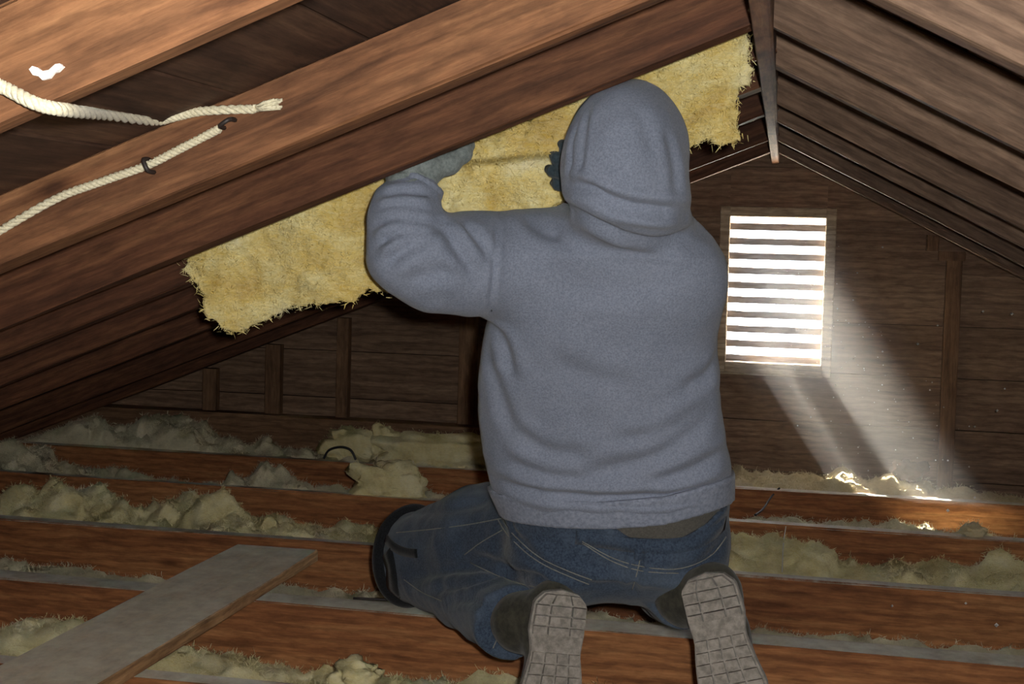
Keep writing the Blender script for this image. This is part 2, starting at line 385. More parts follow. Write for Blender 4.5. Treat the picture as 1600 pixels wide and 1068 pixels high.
def fibres(V, Nn, count, L, w, seed, flat=0.6):
    """short curved strands standing off a wool surface -> verts, quads"""
    r = np.random.default_rng(seed); I = r.integers(0, len(V), count); P = V[I]+r.normal(0, 0.004, (count, 3)); N = Nn[I]
    T = r.normal(0, 1, (count, 3)); T -= (T*N).sum(1)[:, None]*N; T /= np.linalg.norm(T, axis=1)[:, None]+1e-9
    ln = L*r.uniform(0.4, 1.3, count)[:, None]; d = T*flat+N*r.uniform(0.1, 0.8, count)[:, None]; d /= np.linalg.norm(d, axis=1)[:, None]
    B = np.cross(d, N+0.3*r.normal(0, 1, (count, 3))); B /= np.linalg.norm(B, axis=1)[:, None]+1e-9
    bend = np.cross(B, d)*r.uniform(-0.35, 0.35, count)[:, None]
    ww = w*r.uniform(0.5, 1.5, count)[:, None]; pts = []
    for t, k in ((-0.1, 1), (0.5, 0.9), (1.0, 0.25)):
        c = P+d*ln*t+bend*ln*t*t; pts += [c-B*ww*k, c+B*ww*k]
    A = np.stack(pts, 1).reshape(-1, 3); i = np.arange(count)[:, None]*6
    Q = np.concatenate([i+np.array([[0, 1, 3, 2]]), i+np.array([[2, 3, 5, 4]])]); return A, Q
def grid_normals(V, nu, nv):
    G = V.reshape(nu, nv, 3); n = np.cross(np.gradient(G, axis=0).reshape(-1, 3), np.gradient(G, axis=1).reshape(-1, 3)); return n/(np.linalg.norm(n, axis=1)[:, None]+1e-9)
# added branch out of view, placed to break the vent's sunlight into shafts
vc = Vector(((VX0+VX1)/2, D, (VZ0+VZ1)/2)); bc = vc-SUN*1.5
br = empty('sun_blocker', tuple(bc)); tag(br, 'added leafy sun blocker, out of view outside the gable', 'branch')
e1 = SUN.orthogonal().normalized(); e2 = SUN.cross(e1); lr = random.Random(2); tw = []
lv = [(0, -.5, 0), (.26, -.25, .03), (.33, .05, .05), (.2, .35, .03), (0, .55, -.02), (-.2, .35, .03), (-.33, .05, .05), (-.26, -.25, .03), (0, 0, -.03)]
for k in range(8):
    a = lr.uniform(0, 6.28); rr = 0.42*math.sqrt(lr.random()); p = bc+e1*(rr*math.cos(a)*0.9)+e2*(rr*math.sin(a))+SUN*lr.uniform(-.12, .12)
    q = (-SUN+Vector((lr.uniform(-.5, .5), lr.uniform(-.5, .5), lr.uniform(-.5, .5)))).normalized().to_track_quat('Z', 'Y'); sz = lr.uniform(0.12, 0.19)
    mesh('blocker_leaf', [p+q @ (Vector(v)*sz) for v in lv], [(i, (i+1) % 8, 8) for i in range(8)], M_blocker, br); tw.append(tube_vf([bc+(p-bc)*0.15, bc+(p-bc)*0.6+SUN*0.02, p], 0.003, 5))
tw.append(tube_vf([bc-e1*1.2-SUN*0.3, bc-e1*0.4, bc+e1*0.3], [0.02, 0.012, 0.005], 7)); mesh('blocker_twig', *merge(tw), M_stud, br)
# ------------------------------------------------------------------ loose insulation between the joists (one object per bay)
def sm01(x, a, b): t = np.clip((x-a)/(b-a), 0, 1); return t*t*(3-2*t)
def bay(y0, y1, base, lumps, label, mat, seed, x0=XL+0.2, x1=XR-0.2, res=0.012, rough=1.0):
    nx = int((x1-x0)/res); ny = max(8, int((y1-y0)/res))
    X, Yg = np.meshgrid(np.linspace(x0, x1, nx), np.linspace(y0, y1, ny), indexing='ij')
    P = np.stack([X.ravel(), Yg.ravel(), np.full(X.size, seed*3.1)], 1)
    n1 = fbm(P, 0.22, 3, seed); n2 = 1.5*np.abs(fbm(P, 0.13, 2, seed+9)); n3 = fbm(P, 0.03, 3, seed+20)
    n4 = 1.5*np.abs(fbm(P, 0.035, 2, seed+40))-0.5
    Z = base + rough*(0.020*n1 + 0.026*(n2-0.6) + 0.004*n3 + 0.012*n4)
    for (lx, ly, rx, ry, h) in lumps:
        q = np.clip(1-((P[:, 0]-lx)/rx)**2-((P[:, 1]-ly)/ry)**2, 0, 1)
        Z += h*np.sqrt(q)*(0.82+0.22*n1+0.16*(n2-0.5)+0.06*n4)
    ex = np.minimum(P[:, 1]-y0, y1-P[:, 1]); Z = np.where(ex < res*0.5, np.minimum(Z, -0.012), Z)
    Z = np.clip(Z, ZB+0.01, None)
    rz = np.where(P[:, 0] < RX, RZ-(RX-P[:, 0])*math.tan(TL), RZ-(P[:, 0]-RX)*math.tan(TR)); Z = np.minimum(Z, rz-0.01)
    Xd = P[:, 0]+0.012*n3; Yd = np.clip(P[:, 1]+0.010*fbm(P, 0.04, 2, seed+31), y0, y1)
    V = np.stack([Xd, Yd, Z], 1); i = np.arange(nx*ny).reshape(nx, ny)
    Q = np.stack([i[:-1, :-1], i[1:, :-1], i[1:, 1:], i[:-1, 1:]], -1).reshape(-1, 4)
    Fv, Fq = fibres(V, grid_normals(V, nx, ny), int((x1-x0)*(y1-y0)*26000), 0.012, 0.0007, seed); Q = np.concatenate([Q, Fq+len(V)]); V = np.concatenate([V, Fv])
    me = bpy.data.meshes.new('loose_insulation'); me.from_pydata(V.tolist(), [], Q.tolist()); me.update()
    me.polygons.foreach_set('use_smooth', [True]*len(me.polygons)); me.materials.append(mat)
    o = bpy.data.objects.new('loose_insulation', me); COL.objects.link(o); tag(o, label, 'insulation', kind='stuff'); return o
def fx_at(px, Y): return at(px, 700, Y).x
bay(1.86, 2.395, -0.13, [], 'loose glass wool in the joist bay nearest the viewer', M_loose, 1, -1.4, 1.4)
bay(2.455, 2.975, -0.135, [(fx_at(330, 2.8), 2.80, 0.16, 0.12, 0.045), (fx_at(450, 2.75), 2.72, 0.2, 0.12, 0.035), (fx_at(545, 2.7), 2.66, 0.05, 0.05, 0.05), (fx_at(30, 2.8), 2.9, 0.25, 0.1, 0.05)],
    'yellowish loose glass wool in the bay under the plank', M_loose, 2, -2.2, 1.8)
bay(3.07, 3.595, -0.135, [(fx_at(560, 3.2), 3.17, 0.2, 0.10, 0.09), (fx_at(80, 3.4), 3.2, 0.3, 0.12, 0.085), (fx_at(220, 3.4), 3.15, 0.2, 0.08, 0.05)],
    'grey loose wool in the bay behind the kneeling person', M_grey_fluff, 3, -2.6, 2.0)
bay(3.66, 4.295, -0.095, [(fx_at(20, 4.0), 3.9, 0.4, 0.22, 0.075), (fx_at(180, 4.0), 3.9, 0.35, 0.22, 0.075), (fx_at(400, 4.0), 3.85, 0.35, 0.2, 0.05), (fx_at(265, 4.0), 4.05, 0.12, 0.15, 0.085), (fx_at(345, 4.0), 4.05, 0.15, 0.2, 0.075), (fx_at(480, 4.0), 3.85, 0.35, 0.18, 0.055),
    (fx_at(1210, 4.1), 4.14, 0.20, 0.16, 0.105), (fx_at(1400, 4.0), 3.80, 0.22, 0.12, 0.05), (fx_at(1560, 4.0), 3.85, 0.3, 0.18, 0.085)],
    'lumpy yellow loose wool filling the middle joist bay', M_loose, 4, -2.9, 2.2)
bay(4.355, 4.905, -0.11, [(fx_at(400, 4.5), 4.46, 0.24, 0.16, 0.10), (fx_at(500, 4.5), 4.44, 0.22, 0.14, 0.085), (fx_at(215, 4.5), 4.45, 0.14, 0.12, 0.09), (fx_at(1240, 4.5), 4.42, 0.25, 0.1, 0.11), (fx_at(1480, 4.5), 4.40, 0.3, 0.08, 0.10), (fx_at(20, 4.6), 4.6, 0.3, 0.25, 0.13)],
    'low greyish loose wool in the second bay from the gable', M_grey_fluff, 5, -3.1, 2.3)
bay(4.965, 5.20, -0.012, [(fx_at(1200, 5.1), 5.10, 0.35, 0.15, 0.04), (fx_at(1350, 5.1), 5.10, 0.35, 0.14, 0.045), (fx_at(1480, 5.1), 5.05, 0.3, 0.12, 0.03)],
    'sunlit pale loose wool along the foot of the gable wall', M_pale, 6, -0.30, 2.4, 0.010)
bay(4.965, 5.18, -0.03, [(fx_at(100, 5.1), 5.1, 0.7, 0.3, 0.13), (fx_at(330, 5.1), 5.12, 0.5, 0.2, 0.05), (fx_at(600, 5.1), 5.08, 0.5, 0.15, 0.05)],
    'dark grey loose wool heaped along the left foot of the gable', M_grey_fluff, 7, -3.2, -0.35, 0.012)

def lump(name, c, r, label, mat, seed, cat='insulation', group=None, rot=0.0, res=44, pw=0.8, amp=0.34):
    """torn block of wool: rounded box with ragged noise, standing on z = c.z"""
    V = []; Fc = []; n = res
    th = np.linspace(0, math.pi, n//2+1); ph = np.linspace(0, 2*math.pi, n, endpoint=False)
    sg = lambda v: np.sign(v)*np.abs(v)**pw
    T, Ph = np.meshgrid(th, ph, indexing='ij')
    Q = np.stack([sg(np.sin(T))*sg(np.cos(Ph)), sg(np.sin(T))*sg(np.sin(Ph)), sg(np.cos(T))], -1).reshape(-1, 3)
    d = 0.92 + amp*(1.6*np.abs(fbm(Q+seed*5, 0.9, 4, seed, 0.55))-0.4) + 0.12*fbm(Q+seed*3, 1.6, 2, seed+3); Q = Q*d[:, None]*np.array(r); Q[:, 2] += r[2]*0.9; Q[:, 2] = np.maximum(Q[:, 2], 0)
    m = len(th)
    for i in range(m-1):
        for k in range(n):
            a = i*n+k; b = i*n+(k+1) % n; Fc.append((a, a+n, b+n, b))
    nq = Q/np.array(r)**2; nq /= np.linalg.norm(nq, axis=1)[:, None]+1e-9; Fv, Fq = fibres(Q, nq, int(9000*(r[0]+r[1])*(r[2]+r[0]))+30, min(0.018, r[2]), 0.0008, seed); Fc += (Fq+len(Q)).tolist(); Q = np.concatenate([Q, Fv])
    o = mesh(name, Q.tolist(), Fc, mat, None, True, c); o.rotation_euler = (0, 0, rot); tag(o, label, cat, group); return o
def on(px, py, z, dz=0.0): p = atz(px, py, z); return Vector((p.x, p.y, z+dz))
p = at(598, 770, 4.28); lump('insulation_chunk', (p.x, 4.36, -0.02), (0.125, 0.05, 0.065), 'torn yellow wool chunk behind the left knee', M_loose, 3, rot=0.05)
p = at(530, 715, 4.9); lump('insulation_chunk', (p.x, 5.05, -0.02), (0.13, 0.07, 0.075), 'low yellow wool chunk at the left of the heap by the gable', M_loose, 4)
p = at(585, 690, 4.9); lump('insulation_chunk', (p.x-0.01, 5.06, 0.02), (0.05, 0.04, 0.060), 'upright yellow wool chunk topping the heap by the gable', M_loose, 5)
p = at(670, 705, 4.9); lump('insulation_chunk', (p.x, 5.04, -0.03), (0.24, 0.08, 0.075), 'long yellow wool chunk beside the hoodie, against the gable', M_loose, 6)
p = at(1522, 826, 4.33); lump('insulation_chunk', (p.x, 4.325, 0.0), (0.035, 0.02, 0.016), 'small pinkish wool tuft lying on a right-hand joist', M_pale, 8)
p = at(1418, 745, 5.1); lump('wool_clump', (p.x, 5.07, 0.035), (0.055, 0.04, 0.04), 'dark brownish clump on the sunlit wool under the vent', M_clump, 9)
p = at(552, 1040, 2.66); lump('insulation_chunk', (p.x, 2.68, -0.085), (0.05, 0.04, 0.032), 'small peaked yellow tuft in front of the kneeling person', M_loose, 11)

# ------------------------------------------------------------------ loose plank across the joists
A = atz(382, 843, 0.033); B = atz(497, 860, 0.033); C = atz(155, 1068, 0.033); Dp = atz(0, 1008, 0.033)
ex = (Vector((B.x, B.y, 0))-Vector((C.x, C.y, 0))).normalized(); ey = Vector((-ex.y, ex.x, 0)); pw = abs((A-B).dot(ey))
Lp = 2.3
o = link('plank', beam_mesh('plank', Lp, 0.031, pw, M_plank, 0.003, 91, 8, 0.0008), None, (0, 0, 0))
m = Matrix((ex, ey, Vector((0, 0, 1)))).transposed().to_4x4(); m.translation = Vector((B.x, B.y, 0.0335)) - ex*Lp; o.matrix_basis = m
tag(o, 'dusty loose plank laid diagonally across the joists', 'plank')

# ------------------------------------------------------------------ ropes on the second rafter
def rope(pts, r, label, n=140, turns=70):
    c = spline(pts, n); parts = []
    for s in range(3):
        q = []
        for i, p in enumerate(c):
            t = (c[min(i+1, n-1)]-c[max(i-1, 0)]).normalized(); u = Vector((0, 0, 1)).cross(t).normalized(); v = t.cross(u)
            a = 2*math.pi*(turns*i/n/4 + s/3); q.append(p + (u*math.cos(a)+v*math.sin(a))*r*0.5)
        parts.append(tube_vf(q, r*0.56, 7))
    V, Fc = merge(parts); o = mesh('rope', V, Fc, M_rope, None, True); tag(o, label, 'rope'); return o
FY = 1.600
r1 = rope([at(-60, 112, 0.98), at(0, 134, 1.015), at(60, 163, 1.018), at(112, 173, 1.07), at(170, 180, 1.36), at(240, 189, 1.585), at(275, 182, 1.597), at(320, 173, 1.599), at(400, 170, 1.600)], 0.0062, 'white twisted rope swinging from the left edge to a frayed end')
fr = []
for i in range(26):
    e = at(396+random.uniform(0, 10), 169+random.uniform(-5, 5), 1.600)
    q = at(428+random.uniform(-6, 14), 163+random.uniform(-9, 9), 1.600+random.uniform(-0.008, 0.001))
    fr.append(tube_vf([e, (e+q)/2+Vector((0, -0.003, random.uniform(-0.002, 0.002))), q], 0.0016, 5))
mesh('frayed_end', *merge(fr), M_rope, r1, True)
rope([at(-40, 384, 1.599), at(0, 360, 1.600), at(90, 309, 1.601), at(160, 283, 1.601), at(230, 258, 1.602), at(290, 228, 1.602), at(343, 201, 1.602)], 0.0058, 'grey twisted rope stapled flat along the rafter face')
def staple(px, py, s, ang, label):
    p = at(px, py, 1.594); c, s2 = math.cos(ang), math.sin(ang); d = Vector((c, 0, s2)); 
    pts = [p-d*s+Vector((0, 0.014, 0)), p-d*s+Vector((0, 0.002, 0)), p-d*s*0.6+Vector((0, -0.004, 0)), p+d*s*0.6+Vector((0, -0.004, 0)), p+d*s+Vector((0, 0.002, 0)), p+d*s+Vector((0, 0.014, 0))]
    o = mesh('staple', *tube_vf(spline(pts, 16), 0.0032, 6), M_iron, None, True); tag(o, label, 'staple', 'fence staples on the rafter')
staple(229, 258, 0.009, 2.0, 'dark iron staple pinning the middle of the lower rope')
staple(352, 192, 0.009, 0.6, 'dark iron staple just beyond the upper end of the lower rope')
ol = [(45, 108), (50, 103), (57, 105), (66, 111), (76, 109), (86, 100), (93, 99), (98, 104), (90, 112), (84, 114), (77, 122), (66, 125), (60, 119), (51, 117)]
k = len(ol); rg = [at(x, y, 1.030+random.uniform(-0.002, 0.001)) for x, y in ol]
o = mesh('paper_scrap', rg+[v+Vector((0, 0.004, 0)) for v in rg], [tuple(range(k-1, -1, -1)), tuple(range(k, 2*k))]+[(j, (j+1) % k, (j+1) % k+k, j+k) for j in range(k)], M_paper)
tag(o, 'small torn white paper scrap stuck on the nearest rafter', 'paper')
p = at(256, 97, 1.62); lump('cobweb_tuft', (p.x, 1.585, p.z-0.012), (0.010, 0.010, 0.012), 'tiny pale tuft caught under the roof boards by the upper rope', M_pale, 12, 'tuft', res=16)

# ------------------------------------------------------------------ wires
def wire(name, pts, r, label, mat=M_wire, n=40, cat='cable'):
    o = mesh(name, *tube_vf(spline(pts, n), r, 6), mat, None, True); tag(o, label, cat); return o
wire('cable', [atz(1180, 806, 0.0)+Vector((0, 0, 0.004)), at(1192, 795, 4.6)+Vector((0, 0, 0.0)), at(1205, 776, 4.88), at(1218, 762, 4.93)], 0.004, 'short black cable rising over the joist below the vent')
wire('cable', [at(506, 716, 4.935), at(514, 703, 4.93), at(532, 698, 4.92), at(548, 703, 4.92), at(556, 718, 4.92)], 0.005, 'small grey cable loop on the wool heap by the gable')
wire('string', [at(1228, 822, 4.27), at(1224, 850, 4.1), at(1222, 893, 3.64)], 0.0016, 'thin white string stretched across the right-hand wool mound', M_paper, cat='string')
wire('nail', [atz(552, 934, 0.004)+Vector((0, 0, 0)), atz(615, 937, 0.004)], 0.0035, 'loose dark nail lying on the joist by the left knee', M_iron, 6, 'nail')

# ------------------------------------------------------------------ insulation batt hanging behind the third rafter
R3 = lambda x: 499-0.3897*x
Bx = np.array([262, 300, 345, 420, 500, 560, 612, 700, 800, 900, 1000, 1075, 1110, 1160, 1180])
def batt():
    nu, nv = 190, 70; xs = np.linspace(250, 1180, nu); G = np.zeros((nu, nv, 3))
    low = lambda x: np.interp(x, [250, 345, 420, 500, 560, 612, 740, 870, 1070, 1110, 1160, 1180], [470, 517, 496, 468, 453, 447, 388, 330, 236, 219, 229, 232])
    for i in range(nu):
        u = i/(nu-1)
        for j in range(nv):
            v = j/(nv-1)
            # left edge slants with depth, right edge is nearly plumb
            xl = 225+120*v; xr = 1186-24*v
            if v > 0.62: xr -= 12
            x = xl+(xr-xl)*u
            top = R3(x)-62; y = top+(low(x)-top)*v
            Y = 2.345+0.055*v
            Y += 0.03*math.exp(-((x-650)/70)**2)*(1-v)              # pressed back by the glove
            # folded crease between glove and hood: upper roll bulges toward the room, lower part tucked behind it
            cy = 252-0.085*(x-690); k = math.exp(-((x-790)/120)**4)
            t = (y-cy)
            if t < 0: Y -= k*0.050*math.exp(-(t/60)**2)
            else: Y -= k*0.050*math.exp(-(t/7)**2)
            G[i, j] = at(x, y, Y)
    P = G.reshape(-1, 3); n = fbm(P, 0.11, 4, 41); n2 = fbm(P, 0.035, 3, 45)
    edge = np.minimum.reduce([np.repeat(np.arange(nu)[:, None], nv, 1), np.repeat(np.arange(nu)[::-1][:, None], nv, 1), np.repeat(np.arange(nv)[::-1][None, :], nu, 0)]).astype(float)
    rag = np.exp(-edge/2.5)
    G[..., 1] -= (0.016*n+0.007*n2).reshape(nu, nv)
    G[..., 0] += rag*0.016*fbm(P, 0.03, 3, 51).reshape(nu, nv); G[..., 2] += rag*0.016*fbm(P, 0.03, 3, 55).reshape(nu, nv)
    Bk = G.copy(); th = 0.035+0.012*n.reshape(nu, nv)*0; th = th*(0.35+0.65*(1-np.exp(-edge/3))); Bk[..., 1] += th
    V = np.concatenate([G.reshape(-1, 3), Bk.reshape(-1, 3)]); idx = np.arange(nu*nv).reshape(nu, nv); N = nu*nv; Fc = []
    for i in range(nu-1):
        for j in range(nv-1):
            a, b, c, d = idx[i, j], idx[i+1, j], idx[i+1, j+1], idx[i, j+1]; Fc.append((d, c, b, a)); Fc.append((a+N, b+N, c+N, d+N))
    ring = [idx[i, 0] for i in range(nu)]+[idx[nu-1, j] for j in range(1, nv)]+[idx[i, nv-1] for i in range(nu-2, -1, -1)]+[idx[0, j] for j in range(nv-2, 0, -1)]
    for a, b in zip(ring, ring[1:]+ring[:1]): Fc.append((a, b, b+N, a+N))
    Fv, Fq = fibres(G.reshape(-1, 3), -grid_normals(G.reshape(-1, 3), nu, nv)*np.sign(-grid_normals(G.reshape(-1, 3), nu, nv)[:, 1:2])*-1, 30000, 0.011, 0.0006, 5, 1.0); Fc += (Fq+len(V)).tolist(); V = np.concatenate([V, Fv])
    o = mesh('insulation_batt', V.tolist(), Fc, M_batt, None, True); tag(o, 'long yellow insulation batt being pushed up between the rafters', 'insulation'); return o
batt()

# ------------------------------------------------------------------ signed-distance modelling for the person
def cap(P, a, b, ra, rb):
    a = np.array(a, np.float32); b = np.array(b, np.float32); ab = b-a
    t = np.clip(((P-a)@ab)/(ab@ab), 0, 1); return np.linalg.norm(P-a-t[:, None]*ab, axis=1)-(ra+(rb-ra)*t)
def chain(P, pts, k=0.02):
    d = None
    for (a, ra), (b, rb) in zip(pts, pts[1:]):
        q = cap(P, a, b, ra, rb); d = q if d is None else smin(d, q, k)
    return d
def ell(P, c, R):
    q = (P-np.array(c, np.float32))/np.array(R, np.float32); l = np.linalg.norm(q, axis=1); g = np.linalg.norm(q/np.array(R, np.float32), axis=1)+1e-9
    return l*(l-1)/g
def smin(a, b, k): h = np.clip(0.5+0.5*(b-a)/k, 0, 1); return b+(a-b)*h-k*h*(1-h)
def smax(a, b, k): return -smin(-a, -b, k)
def plane(P, p, n): n = np.array(Vector(n).normalized(), np.float32); return (P-np.array(p, np.float32))@n
def loft(P, rows, pw=2.4):
    """rows: (z, cx, cy, half width, half depth) from low to high"""
    R = np.array(sorted(rows), np.float32); z = P[:, 2]
    cx, cy, a, b = [np.interp(z, R[:, 0], R[:, i]) for i in (1, 2, 3, 4)]
    q = (np.abs((P[:, 0]-cx)/a)**pw+np.abs((P[:, 1]-cy)/b)**pw)**(1/pw); d = (q-1)*np.minimum(a, b)*0.9
    return np.maximum(d, np.maximum(R[0, 0]-z, z-R[-1, 0]))
def nets(fn, lo, hi, h):
    lo = np.array(lo, np.float32); hi = np.array(hi, np.float32); n = np.ceil((hi-lo)/h).astype(int)+1
    ax = [lo[i]+h*np.arange(n[i], dtype=np.float32) for i in range(3)]; v = np.empty(tuple(n), np.float32)
    Yg, Zg = np.meshgrid(ax[1], ax[2], indexing='ij'); yz = np.stack([Yg.ravel(), Zg.ravel()], 1)
    st = max(1, int(400000/len(yz)))
    for i in range(0, n[0], st):
        xs = ax[0][i:i+st]; P = np.concatenate([np.repeat(xs, len(yz))[:, None], np.tile(yz, (len(xs), 1))], 1).astype(np.float32)
        v[i:i+st] = fn(P).reshape(len(xs), n[1], n[2])
    s = v < 0; cells = tuple(n-1); cnt = np.zeros(cells, np.float32); acc = np.zeros(cells+(3,), np.float32)
    off = [(a, b, c) for a in (0, 1) for b in (0, 1) for c in (0, 1)]
    sl = lambda o: tuple(slice(o[i], n[i]-1+o[i]) for i in range(3))
    for o in off:
        for d in range(3):
            if o[d] == 1: continue
            o2 = list(o); o2[d] = 1; va, vb = v[sl(o)], v[sl(o2)]; cr = (va < 0) != (vb < 0)
            t = np.where(cr, va/np.where(cr, va-vb, 1), 0)
            cnt += cr
            for k in range(3):
                acc[..., k] += np.where(cr, (t if k == d else o[k]), 0)
    act = cnt > 0; idx = -np.ones(cells, int); idx[act] = np.arange(act.sum()); ci = np.argwhere(act)
    V = lo+h*(ci+acc[act]/cnt[act][:, None]); quads = []
    for d in range(3):
        e, f = [(1, 2), (2, 0), (0, 1)][d]; A = [slice(None)]*3; B2 = [slice(None)]*3; A[d] = slice(0, n[d]-1); B2[d] = slice(1, n[d])
        sa, sb = s[tuple(A)], s[tuple(B2)]; cr = sa != sb
        cr = cr.copy()
        for w in (e, f):
            z = [slice(None)]*3; z[w] = 0; cr[tuple(z)] = False; z[w] = n[w]-1; cr[tuple(z)] = False
        g = np.argwhere(cr); fl_ = sa[cr]
        de = np.zeros(3, int); de[e] = 1; df = np.zeros(3, int); df[f] = 1
        q = np.stack([idx[tuple((g-de-df).T)], idx[tuple((g-df).T)], idx[tuple(g.T)], idx[tuple((g-de).T)]], 1)
        q = np.where(fl_[:, None], q, q[:, ::-1]); quads.append(q)
    Q = np.concatenate(quads); V = V.astype(np.float32)
    e = h*0.5
    for _ in range(2):
        d0 = fn(V); G = np.stack([fn(V+np.eye(3, dtype=np.float32)[i]*e)-fn(V-np.eye(3, dtype=np.float32)[i]*e) for i in range(3)], 1)/(2*e)
        gl = np.linalg.norm(G, axis=1)+1e-6; V = V-(np.clip(d0/gl, -h, h)/gl)[:, None]*G*0.8
    Nn = G/gl[:, None]
    return V.astype(np.float64), Q, Nn.astype(np.float64)
def bvh_of(V, Q): return BVHTree.FromPolygons([tuple(v) for v in V], [tuple(q) for q in Q])
def hits(b, px):
    out = []
    for x, y in px:
        d = ray(x, y).normalized(); h = b.ray_cast(CAM, d)
        if h[0] is not None: out.append((h[0], h[1]))
    return out
def dense(px, step=8):
    o = []
    for (a, b) in zip(px, px[1:]):
        n = max(1, int(math.hypot(b[0]-a[0], b[1]-a[1])/step))
        o += [(a[0]+(b[0]-a[0])*i/n, a[1]+(b[1]-a[1])*i/n) for i in range(n)]
    return o+[px[-1]]
def fold(V, Nn, b, px, depth, w, lip=0.55):
    sp = [(p.x, p.y) for p in spline([(x, y, 0) for x, y in px], 4*len(px))]
    L = np.array([tuple(h[0]) for h in hits(b, dense(sp, 3))])
    if len(L) < 2: return V
    best = np.full(len(V), 9.0); lo_, hi_ = L.min(0)-6*w, L.max(0)+6*w
    m = np.all((V > lo_) & (V < hi_), axis=1); I = np.where(m)[0]
    prm = np.zeros(len(I)); bd = np.full(len(I), 9.0); n = len(L)
    for k in range(n):
        d = np.linalg.norm(V[I]-L[k], axis=1); u = d < bd; bd[u] = d[u]; prm[u] = k/(n-1)
    tap = np.clip(np.minimum(prm, 1-prm)*5+0.15, 0, 1)
    V = V.copy(); V[I] += Nn[I]*(tap*depth*(-np.exp(-(bd/w)**2)+lip*np.exp(-((bd-2.0*w)/(1.1*w))**2)))[:, None]
    return V
def sdf_obj(name, fn, lo, hi, h, mat, parent, folds=(), noise=0.0, nsc=0.1, seed=0):
    V, Q, Nn = nets(fn, lo, hi, h); b = bvh_of(V, Q)
    if noise: V = V+Nn*(noise*fbm(V, nsc, 3, seed))[:, None]
    for f in folds: V = fold(V, Nn, b, *f)
    me = bpy.data.meshes.new(name); me.from_pydata(V.tolist(), [], Q.tolist()); me.update()
    me.polygons.foreach_set('use_smooth', [True]*len(me.polygons)); me.materials.append(mat)
    o = link(name, me, parent); return o, bvh_of(V, Q)
def seam(name, b, px, r, mat, parent, off=0.001, flat=0.5):
    sp = [(p.x, p.y) for p in spline([(x, y, 0) for x, y in px], 5*len(px))]
    hs = hits(b, dense(sp, 7))
    if len(hs) < 3: return None
    pts = [p+n*off for p, n in hs]
    for _ in range(2): pts = [pts[0]]+[(pts[i-1]+pts[i]*2+pts[i+1])/4 for i in range(1, len(pts)-1)]+[pts[-1]]
    return mesh(name, *tube_vf(pts, r, 6), mat, parent, True)
def ribbon(name, b, px, half, th, mat, parent):
    hs = hits(b, dense([(p.x, p.y) for p in spline([(x, y, 0) for x, y in px], 5*len(px))], 6)); V = []; Fc = []; n = len(hs)
    P = [h[0] for h in hs]; Nm = [h[1] for h in hs]
    for _ in range(3): 
        P = [P[0]]+[(P[i-1]+P[i]*2+P[i+1])/4 for i in range(1, n-1)]+[P[-1]]; Nm = [Nm[0]]+[((Nm[i-1]+Nm[i]*2+Nm[i+1])/4).normalized() for i in range(1, n-1)]+[Nm[-1]]
    for i in range(n):
        t = (P[min(i+1, n-1)]-P[max(i-1, 0)]).normalized(); s = t.cross(Nm[i]).normalized()
        for a, c in ((-1, -0.6), (-1, 1), (1, 1), (1, -0.6)): V.append(P[i]+s*half*a+Nm[i]*th*c)
    for i in range(n-1):
        for k in range(4): Fc.append((i*4+k, i*4+(k+1) % 4, i*4+4+(k+1) % 4, i*4+4+k))
    Fc += [(3, 2, 1, 0), tuple(range(4*n-4, 4*n))]
    return mesh(name, V, Fc, mat, parent, True)

# ---- pose: kneeling on the joists, sitting back on the heels, left arm raised to the rafters
YH, YS, YN = 2.60, 2.36, 2.23                              # depth of hips, shoulders, head
person = empty('person', (at(960, 900, 2.7).x, 2.75, 0.0))
tag(person, 'person in grey hooded sweatshirt and jeans kneeling to fit insulation overhead', 'person')
rows_px = [(830, 792, 1136), (805, 786, 1138), (770, 770, 1143), (720, 757, 1143), (660, 750, 1134), (600, 753, 1124), (540, 761, 1122), (480, 769, 1127), (430, 778, 1126), (400, 788, 1120), (378, 808, 1104), (355, 842, 1082), (325, 885, 1064)]
def torso_rows(grow=0.0, dscale=1.0):
    out = []
    for y, xl, xr in rows_px:
        t = np.clip((830-y)/(830-400), 0, 1); Yc = YH+(YS-YH)*t
        l, r = at(xl, y, Yc), at(xr, y, Yc); hw = (r.x-l.x)/2+grow
        dep = np.interp(y, [325, 355, 400, 480, 600, 720, 830], [0.075, 0.10, 0.125, 0.14, 0.14, 0.145, 0.155])*dscale+grow
        out.append(((l.z+r.z)/2, (l.x+r.x)/2, Yc, hw, dep))
    return out
TR_ROWS = torso_rows()
v3 = lambda p: tuple(p)
sh, el, wr = at(830, 405, YS), at(634, 397, 2.20), at(647, 304, 2.225)
LARM = [(v3(sh), 0.092), (v3(at(735, 412, 2.28)), 0.090), (v3(at(680, 410, 2.23)), 0.084), (v3(el), 0.068)]
LFOR = [(v3(el), 0.068), (v3(at(630, 350, 2.205)), 0.061), (v3(at(637, 325, 2.215)), 0.055), (v3(wr), 0.047)]
rsh, rel, rwr = at(1050, 422, YS+0.01), at(1050, 430, 2.58), at(995, 275, 2.33)
RARM = [(v3(rsh), 0.085), (v3(at(1060, 430, 2.48)), 0.075), (v3(rel), 0.066)]
RFOR = [(v3(rel), 0.066), (v3(at(1015, 340, 2.44)), 0.056), (v3(rwr), 0.046)]
hc = at(976, 262, YN)
hem_p = at(960, 812, YH-0.155)
def hem_cut(P):                                            # hem dips a little in the middle of the back
    zl = at(792, 792, YH).z; zm = at(960, 821, YH-0.15).z; zr = at(1138, 772, YH).z
    x0, xm, x1 = at(792, 792, YH).x, at(960, 821, YH).x, at(1138, 772, YH).x
    return np.interp(P[:, 0], [x0, (x0+xm)/2-0.02, xm, (xm+x1)/2, x1], [zl, zl*0.30+zm*0.70-0.004, zm, zm*0.68+zr*0.32, zr])-P[:, 2]
